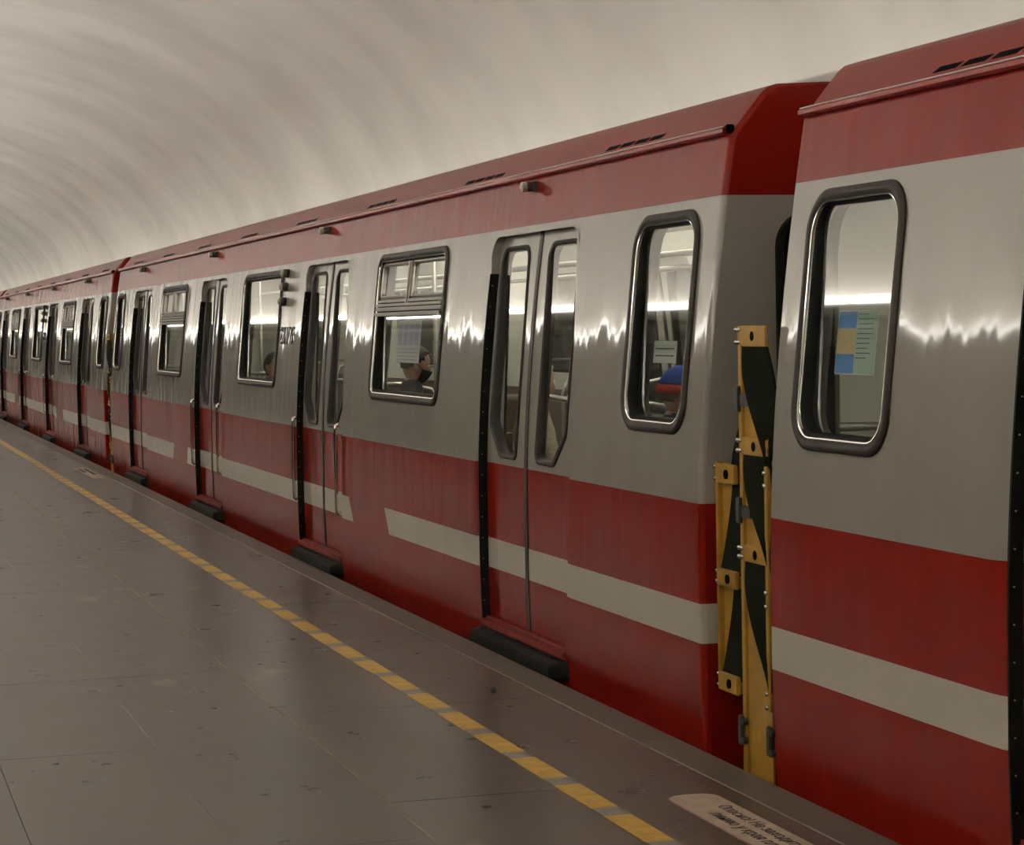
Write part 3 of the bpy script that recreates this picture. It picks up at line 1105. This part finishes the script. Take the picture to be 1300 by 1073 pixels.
    for s in (-1, 1):
        for v0, v1 in ((-9.2, -7.85), (-6.25, -3.15), (-1.55, 1.55), (3.15, 6.25), (7.85, 9.2)):
            bench(car, v0, v1, s)
        MB().tube([(s*0.55, -8.6, 1.93), (s*0.55, 8.6, 1.93)], 0.016, 8).build('grab_rail', MT['alu'], car, True)
        for k in range(4):
            MB().box((s*0.62-0.06, -8.4+k*4.4, 2.255), (s*0.62+0.06, -5.2+k*4.4, 2.285)).build('saloon_lamp', MT['saloon'], car)
    for c in DOORS:
        for dv in (-0.78, 0.78):
            MB().tube([(-0.70, c+dv, 0.1), (-0.70, c+dv, 2.25)], 0.016, 8).build('grab_pole', MT['alu'], car, True)
    return car

# ---- yellow gap barriers: one mesh set shared by all the cars (car-local coordinates)
def barrier_far(car):
    """tall plate carried by the far end of a car (+v end)"""
    x = 3.205-XC
    Y0, Y1 = 9.435+0.015, 9.435+0.305      # right and left edge in the picture
    pl = MB().box((x, Y0+0.02, -0.30), (x+0.008, Y1-0.03, 1.17))
    pl.prism([(Y1-0.03, 1.17), (Y1-0.03, 1.50), (Y1-0.05, 1.50), (Y0+0.10, 1.17)], 0, x, x+0.008)
    root = pl.build('gap_barrier', MT['yellow'], car)
    root['label'] = 'yellow steel gap barrier with black rubber sheets'
    ch = MB().box((x-0.012, Y1-0.052, -0.30), (x+0.05, Y1-0.030, 1.578), 0.002)
    ch.box((x-0.004, Y1-0.030, -0.30), (x+0.05, Y1-0.002, 1.578), 0.002)
    ch.build('edge_channel', MT['yellow'], root)
    MB().box((x-0.018, Y0+0.004, 0.19), (x+0.03, Y0+0.030, 1.075), 0.002).build('edge_channel', MT['yellow'], root)
    for z0, z1 in ((1.503, 1.578), (1.107, 1.172), (0.715, 0.775)):
        br = MB().box((x-0.016, Y0+0.004, z0), (x-0.006, Y1-0.055, z1), 0.004)
        br.box((x-0.010, Y0+0.004, z1-0.006), (x+0.01, Y1-0.055, z1))
        br.box((x-0.010, Y0+0.004, z0), (x+0.01, Y1-0.055, z0+0.006))
        br.build('bracket', MT['yellow'], root)
        MB().tube([(x-0.0175, (Y0+Y1)/2-0.02, (z0+z1)/2), (x-0.006, (Y0+Y1)/2-0.02, (z0+z1)/2)], 0.018, 12).build('bolt_hole', MT['slot'], root)
        for zz in (z0+0.014, z1-0.014):
            for vv in (Y1-0.041, Y1-0.016):
                MB().tube([(x-0.006, vv, zz), (x-0.018, vv, zz), (x-0.022, vv, zz)], [0.009, 0.009, 0.005], 8).build('bolt', MT['chrome'], root, True)
    for zz in (1.05, 1.005, 0.62, 0.57, 0.255, 0.205):
        MB().tube([(x-0.015, Y0+0.017, zz), (x-0.027, Y0+0.017, zz)], 0.008, 8).build('bolt', MT['chrome'], root, True)
    def sheet(pts_l, pts_r, off, mat='rubber'):
        """rubber sheet between two edge curves (v,z,dx)"""
        n = len(pts_l)
        vs = []
        for t in (0.0, 0.008):
            for a, c in zip(pts_l, pts_r):
                vs.append((off+a[2]+t, a[0], a[1]))
                vs.append((off+c[2]+t, c[0], c[1]))
        fs = []
        m = 2*n
        for i in range(n-1):
            a = 2*i
            fs += [(a, a+1, a+3, a+2), (m+a, m+a+2, m+a+3, m+a+1), (a, a+2, m+a+2, m+a), (a+1, m+a+1, m+a+3, a+3)]
        fs += [(0, m, m+1, 1), (2*n-2, 2*n-1, m+2*n-1, m+2*n-2)]
        me = auto_smooth(fix(mesh(vs, fs)), 50)
        return link('rubber_sheet', me, MT[mat], root)
    def twist(z_top, z_bot):
        L, R_ = [], []
        for k in range(13):
            t = k/12
            e = t*t*(3-2*t)
            z = z_top+(z_bot-z_top)*t
            L.append((Y1-0.075-(Y1-Y0-0.09)*e, z, -0.012-0.02*math.sin(PI*t)))
            R_.append((Y0+0.006-0.035*math.sin(PI*t), z, -0.008+0.02*math.sin(PI*t)))
        return L, R_
    for zt, zb in ((1.503, 1.06), (1.107, 0.70), (0.715, 0.25)):
        L, R_ = twist(zt, zb)
        sheet(L, R_, x-0.004)
    # sheet reaching back to the other car
    L, R_ = [], []
    for k in range(13):
        t = k/12
        e = t*t*(3-2*t)
        z = 1.44-0.42*t
        L.append((Y1+0.0+0.21*e, z, 0.03))
        R_.append((Y1-0.02, z, 0.03))
    sheet(L, R_, x+0.02)
    for zz in (1.31, 0.90):
        MB().box((x-0.024, Y1-0.045, zz-0.048), (x-0.008, Y1-0.005, zz+0.048), 0.004).box((x-0.018, Y1-0.13, zz-0.025), (x-0.010, Y1-0.045, zz+0.02), 0.003).build('clamp', MT['iron'], root)
    for vv in (Y1-0.02, Y0+0.01):
        MB().box((x-0.026, vv-0.018, 0.03), (x-0.008, vv+0.018, 0.14), 0.005).tube([(x-0.01, vv-0.035, 0.12), (x-0.03, vv-0.035, 0.12)], 0.014, 8).tube([(x-0.01, vv-0.035, 0.05), (x-0.03, vv-0.035, 0.05)], 0.014, 8).build('clamp', MT['iron'], root)

def barrier_near(car):
    """short unit carried by the near end of a car (-v end)"""
    x = 3.245-XC
    Y1, Y0 = -9.435-0.035, -9.435-0.24
    root = MB().box((x+0.01, Y0, 0.19), (x+0.018, Y1-0.02, 1.055)).build('gap_barrier', MT['yellow'], car)
    root['label'] = 'short yellow steel gap barrier with black rubber sheets'
    MB().box((x-0.010, Y1-0.024, 0.185), (x+0.03, Y1, 1.060), 0.002).build('edge_channel', MT['yellow'], root)
    for z0, z1 in ((0.982, 1.055), (0.588, 0.655), (0.188, 0.258)):
        MB().box((x-0.022, Y0-0.01, z0), (x-0.004, Y1-0.028, z1), 0.004).build('bracket', MT['yellow'], root)
        MB().tube([(x-0.028, (Y0+Y1)/2-0.04, (z0+z1)/2), (x-0.01, (Y0+Y1)/2-0.04, (z0+z1)/2)], 0.018, 12).build('bolt_hole', MT['slot'], root)
        for zz in (z0+0.014, z1-0.014):
            MB().tube([(x-0.008, Y1-0.012, zz), (x-0.02, Y1-0.012, zz)], 0.009, 8).build('bolt', MT['chrome'], root, True)
    for zt, zb in ((0.982, 0.64), (0.588, 0.24)):
        poly = []
        for k in range(11):
            t = k/10
            poly.append((Y0+0.05+(Y1-Y0-0.075)*(t**1.3), zt+(zb-zt)*t))
        poly += [(Y0-0.02, zb), (Y0-0.02, zt)]
        MB().prism(poly, 0, x-0.004, x+0.008).build('rubber_sheet', MT['rubber'], root)

CAR_LABELS = [
    'nearest red and grey metro car, cut off by the right edge of the photo',
    'middle red, grey and white metro car, seen whole between two gap barriers',
    'third metro car from the camera, red and grey, at the far left',
    'farthest metro car of the red and grey train, beyond the third car',
]
cars = []
for yc, lb in zip(CENTRES, CAR_LABELS):
    c = make_car(yc, lb)
    barrier_far(c)
    barrier_near(c)
    cars.append(c)

# ---- notices on the glass (car-local)
def notice(car, v0, v1, z0, z1, depth, blocks, name='notice'):
    """paper stuck behind a pane; blocks = (a0,a1,b0,b1,mat) in 0..1 from the left / bottom as seen from the platform"""
    za, zb = 1.152, 2.045
    def fx(z, d):
        t = (z-za)/(zb-za)
        return sx(za, d)*(1-t)+sx(zb, d)*t
    def plate(p0, p1, q0, q1, d, mat, parent, nm):
        va, vb = v1+(v0-v1)*p0, v1+(v0-v1)*p1
        ya, yb = z0+(z1-z0)*q0, z0+(z1-z0)*q1
        vs = [(fx(z, d+e), v, z) for e in (0, -0.0008) for v, z in ((va, ya), (vb, ya), (vb, yb), (va, yb))]
        me = fix(mesh(vs, [(0, 1, 2, 3), (7, 6, 5, 4), (0, 4, 5, 1), (1, 5, 6, 2), (2, 6, 7, 3), (3, 7, 4, 0)]))
        return link(nm, me, MT[mat], parent)
    base = plate(0, 1, 0, 1, depth, 'paper', car, name)
    for (a0, a1, b0, b1, mat) in blocks:
        plate(a0, a1, b0, b1, depth+(0.0024 if mat == 'ink' else 0.0012), mat, base, 'print')
    return base
NC, MC, FC = cars[0], cars[1], cars[2]
yn = CENTRES[0]
lines = [(0.52, 0.52+random.uniform(.25, .42), 0.93-k*0.075, 0.945-k*0.075, 'ink') for k in range(10)]
o = notice(NC, 6.66-yn, 6.96-yn, 1.41, 1.625, -0.030,
           [(0.02, 0.48, 0.72, 0.98, 'paperblue'), (0.02, 0.48, 0.32, 0.72, 'papersand'), (0.02, 0.48, 0.02, 0.32, 'paperblue'), (0.48, 0.98, 0.02, 0.98, 'papergreen')] + lines)
o['label'] = 'blue, sand and pale green notice behind the glass'
ym = CENTRES[1]
o = notice(MC, 12.56-ym, 13.12-ym, 1.385, 1.635, -0.030,
           [(0.05+0.235*k, 0.23+0.235*k, 0.42, 0.92, 'paperlilac') for k in range(4)] +
           [(0.06, 0.92, 0.31-k*0.085, 0.345-k*0.085, 'paperlilac') for k in range(4)])
o['label'] = 'white notice with four lilac panels behind the glass'
notice(MC, 8.46-ym, 8.72-ym, 1.43, 1.52, -0.032, [(0.1, 0.9, 0.62, 0.68, 'ink'), (0.1, 0.9, 0.3, 0.36, 'ink')])

# ------------------------------------------------------------------ passengers
MT['skin'] = pmat('skin', (0.42, 0.23, 0.16), 0.5)
MT['hair'] = pmat('dark_hair', (0.030, 0.020, 0.015), 0.55, noise=0.4, scale=60)
MT['jacket_dark'] = pmat('dark_jacket', (0.018, 0.018, 0.022), 0.75)
MT['jacket_beige'] = pmat('beige_fleece', (0.36, 0.29, 0.20), 0.9, noise=0.35, scale=60, bump=0.004)
MT['jacket_navy'] = pmat('navy_jacket', (0.02, 0.03, 0.07), 0.75)
MT['trousers'] = pmat('dark_trousers', (0.03, 0.03, 0.04), 0.8)
MT['mask'] = pmat('black_mask', (0.012, 0.012, 0.013), 0.7)
MT['hatblue'] = pmat('blue_knit', (0.02, 0.075, 0.42), 0.85, noise=0.2, scale=80, bump=0.002)
MT['hatred'] = pmat('red_knit', (0.50, 0.05, 0.03), 0.85, noise=0.2, scale=80, bump=0.002)
MT['eye'] = pmat('eye_white', (0.6, 0.58, 0.54), 0.3)

def head_mesh(scale=1.0):
    """head facing +y, centre at the origin, about 0.235 high"""
    bm = bmesh.new()
    bmesh.ops.create_uvsphere(bm, u_segments=28, v_segments=20, radius=1.0)
    for v in bm.verts:
        x, y, z = v.co
        X, Y, Z = x*0.076, y*0.098, z*0.118
        if z < 0:
            k = 1-0.32*(-z)**1.4
            X *= k
            if y > 0:
                Y *= 1-0.10*(-z)
            else:
                Y *= 1-0.38*(-z)
        if y > 0.3:
            Y -= 0.006*(y-0.3)
        # brow, eye sockets, nose, lips, chin
        if y > 0.5:
            for ex in (-0.031, 0.031):
                d = ((X-ex)/0.018)**2+((Z-0.008)/0.014)**2
                Y -= 0.011*math.exp(-d)
            Y += 0.026*math.exp(-(X/0.012)**2-((Z+0.025)/0.022)**2)
            Y += 0.008*math.exp(-(X/0.022)**2-((Z+0.062)/0.010)**2)
            Y += 0.008*math.exp(-(X/0.025)**2-((Z+0.100)/0.016)**2)
        v.co = Vector((X, Y, Z))*scale
    for s in (-1, 1):
        r = bmesh.ops.create_uvsphere(bm, u_segments=10, v_segments=8, radius=1.0)
        for v in r['verts']:
            x, y, z = v.co
            v.co = Vector((s*(0.078+0.012*x*0.8-0.006*y), -0.005+0.018*y-0.006*z, -0.005+0.032*z))*scale
    me = bpy.data.meshes.new('head')
    bm.to_mesh(me)
    bm.free()
    return me

def skin_body(joints, edges, root):
    me = bpy.data.meshes.new('b')
    names = list(joints)
    me.from_pydata([joints[n][0] for n in names], [(names.index(a), names.index(b_)) for a, b_ in edges], [])
    o = bpy.data.objects.new('b', me)
    COL.objects.link(o)
    o.modifiers.new('Skin', 'SKIN')
    for i, n in enumerate(names):
        sv = me.skin_vertices[0].data[i]
        r = joints[n][1]
        sv.radius = r if isinstance(r, tuple) else (r, r)
        sv.use_root = (n == root)
    sub = o.modifiers.new('Sub', 'SUBSURF')
    sub.levels = sub.render_levels = 2
    bpy.context.view_layer.update()
    dg_ = bpy.context.evaluated_depsgraph_get()
    out = bpy.data.meshes.new_from_object(o.evaluated_get(dg_))
    bpy.data.objects.remove(o)
    return out

def person(loc, turn, head_turn, nod, jacket, label, hair='hair', mask=False, hat=False, group='passengers seated in the train', long_hair=False, hood=False, size=1.0):
    """seated figure; body faces local +y, seat surface at z=0 of loc"""
    J = {'pelvis': ((0, 0.0, 0.10), (0.15, 0.115)), 'waist': ((0, 0.01, 0.26), (0.135, 0.10)), 'chest': ((0, 0.0, 0.43), (0.165, 0.115)),
         'neckb': ((0, 0.0, 0.60), (0.105, 0.095)), 'neck': ((0, 0.018, 0.69), 0.055)}
    E_ = [('pelvis', 'waist'), ('waist', 'chest'), ('chest', 'neckb'), ('neckb', 'neck')]
    for s, k in ((-1, 'l'), (1, 'r')):
        J.update({k+'sh': ((s*0.185, -0.01, 0.50), 0.070), k+'el': ((s*0.235, 0.06, 0.24), 0.052), k+'wr': ((s*0.10, 0.28, 0.17), 0.036), k+'ha': ((s*0.055, 0.33, 0.16), (0.022, 0.036)),
                  k+'hip': ((s*0.10, 0.06, 0.085), 0.095), k+'kn': ((s*0.12, 0.46, 0.10), 0.068), k+'an': ((s*0.12, 0.46, -0.36), 0.045), k+'to': ((s*0.13, 0.60, -0.42), 0.036)})
        E_ += [('chest', k+'sh'), (k+'sh', k+'el'), (k+'el', k+'wr'), (k+'wr', k+'ha'), ('pelvis', k+'hip'), (k+'hip', k+'kn'), (k+'kn', k+'an'), (k+'an', k+'to')]
    body = skin_body(J, E_, 'pelvis')
    hm = head_mesh()
    HM = Matrix.Translation((0, 0.035, 0.765)) @ Matrix.Rotation(head_turn, 4, 'Z') @ Matrix.Rotation(nod, 4, 'X')
    bm = bmesh.new()
    bm.from_mesh(body)
    for f in bm.faces:
        c = f.calc_center_median()
        f.smooth = True
        if c.z > 0.668 or (c.y > 0.285 and c.z > 0.125 and abs(c.x) < 0.10):
            f.material_index = 0
        elif c.z > 0.17 or (c.y < 0.02 and c.z > 0.13):
            f.material_index = 1
        else:
            f.material_index = 2
    k0 = len(bm.faces)
    hm.transform(HM)
    bm.from_mesh(hm)
    bm.faces.ensure_lookup_table()
    for f in bm.faces[k0:]:
        f.material_index = 0
        f.smooth = True
    # fingers
    for s in (-1, 1):
        for q in range(5):
            base = Vector((s*(0.055-0.010*(q-1.5)), 0.335 if q else 0.315, 0.165-0.004*q))
            d = Vector((-s*0.25, 1, -0.25)).normalized() if q else Vector((-s*1.0, 0.45, 0.1)).normalized()
            ln_ = (0.045, 0.062, 0.068, 0.063, 0.050)[q]
            mb = MB().tube([base, base+d*ln_*0.55, base+d*ln_*0.9+Vector((0, 0, -0.018))], [0.0095, 0.0088, 0.007], 7)
            km = len(bm.faces)
            tm = mb.me(True)
            bm.from_mesh(tm)
            bm.faces.ensure_lookup_table()
            for f in bm.faces[km:]:
                f.material_index = 0
                f.smooth = True
    me = bpy.data.meshes.new('person')
    bm.to_mesh(me)
    bm.free()
    for m in ('skin', jacket, 'trousers'):
        me.materials.append(MT[m])
    p = bpy.data.objects.new('person', me)
    COL.objects.link(p)
    p.location = loc
    p.rotation_euler = (0, 0, turn)
    p.scale = (size, size, size)
    tag(p, label, 'person', group)
    def shell(name, mat, test, grow, extra=None):
        bm2 = bmesh.new()
        bmesh.ops.create_uvsphere(bm2, u_segments=28, v_segments=20, radius=1.0)
        kill = [v for v in bm2.verts if not test(v.co)]
        bmesh.ops.delete(bm2, geom=kill, context='VERTS')
        for v in bm2.verts:
            x, y, z = v.co
            q = Vector((x*0.076, y*0.098, z*0.118))
            if z < 0:
                q.x *= 1-0.32*(-z)**1.4
                if y < 0:
                    q.y *= 1-0.38*(-z)
                else:
                    q.y *= 1-0.10*(-z)
            q = q*grow
            if extra:
                q = extra(q)
            v.co = q
        geom = bm2.faces[:]
        bmesh.ops.solidify(bm2, geom=geom, thickness=0.006)
        for f in bm2.faces:
            f.smooth = True
        m2 = bpy.data.meshes.new(name)
        bm2.to_mesh(m2)
        bm2.free()
        o = link(name, m2, MT[mat], p)
        o.matrix_local = HM
        return o
    for s in (-1, 1):
        e = MB().tube([(s*0.031, 0.072, 0.008), (s*0.031, 0.0835, 0.008), (s*0.031, 0.087, 0.008)], [0.011, 0.010, 0.005], 10).build('eye', MT['eye'], p, True)
        e.matrix_local = HM
    shell('hood' if hood else 'hair', hair, lambda c: (c.z > 0.45 or (c.z > 0.02 and c.y < 0.42) or c.y < -0.05-0.55*max(0, -c.z)) and c.z > (-0.9 if long_hair else -0.45) and not (c.y > 0.55 and c.z < 0.62), 1.085 if not long_hair else 1.16)
    if mask:
        shell('mask', 'mask', lambda c: c.y > 0.12 and -0.93 < c.z < -0.10 and c.y > 0.25, 1.10, lambda q: Vector((q.x, q.y+0.016*math.exp(-(q.x/0.03)**2), q.z)))
        for s in (-1, 1):
            st = MB().tube([(s*0.062, 0.055, -0.03), (s*0.079, 0.02, -0.005), (s*0.083, -0.01, 0.012)], 0.0022, 5).build('mask_strap', MT['mask'], p, True)
            st.matrix_local = HM
    if hat:
        shell('knit_hat', 'hatblue', lambda c: c.z > 0.18, 1.20, lambda q: Vector((q.x, q.y, q.z*1.02)))
        shell('hat_band', 'hatred', lambda c: -0.12 < c.z < 0.32, 1.24)
    return p

SEAT = 0.585
person((3.58, 14.04, SEAT), -PI/2, -0.12, -0.25, 'jacket_dark', 'seated person in dark jacket and black face mask behind the noticed window', mask=True)
person((3.60, 9.38, SEAT), -PI/2, -0.2, -0.1, 'jacket_navy', 'seated person in a blue knit hat with red band at the end window', hat=True, size=0.90)
person((3.60, 11.46, SEAT), -PI/2, 0.2, -0.15, 'jacket_beige', 'seated person in a hooded beige fleece jacket seen through the nearest door glass', hair='jacket_beige', long_hair=True, hood=True, size=0.92)
person((3.56, 18.74, SEAT), -PI/2, -1.05, -0.1, 'jacket_dark', 'seated dark-haired figure in place of a passer-by reflected in the middle window', long_hair=True, size=0.91)  # figure added where a passer-by's reflection shows in the glass
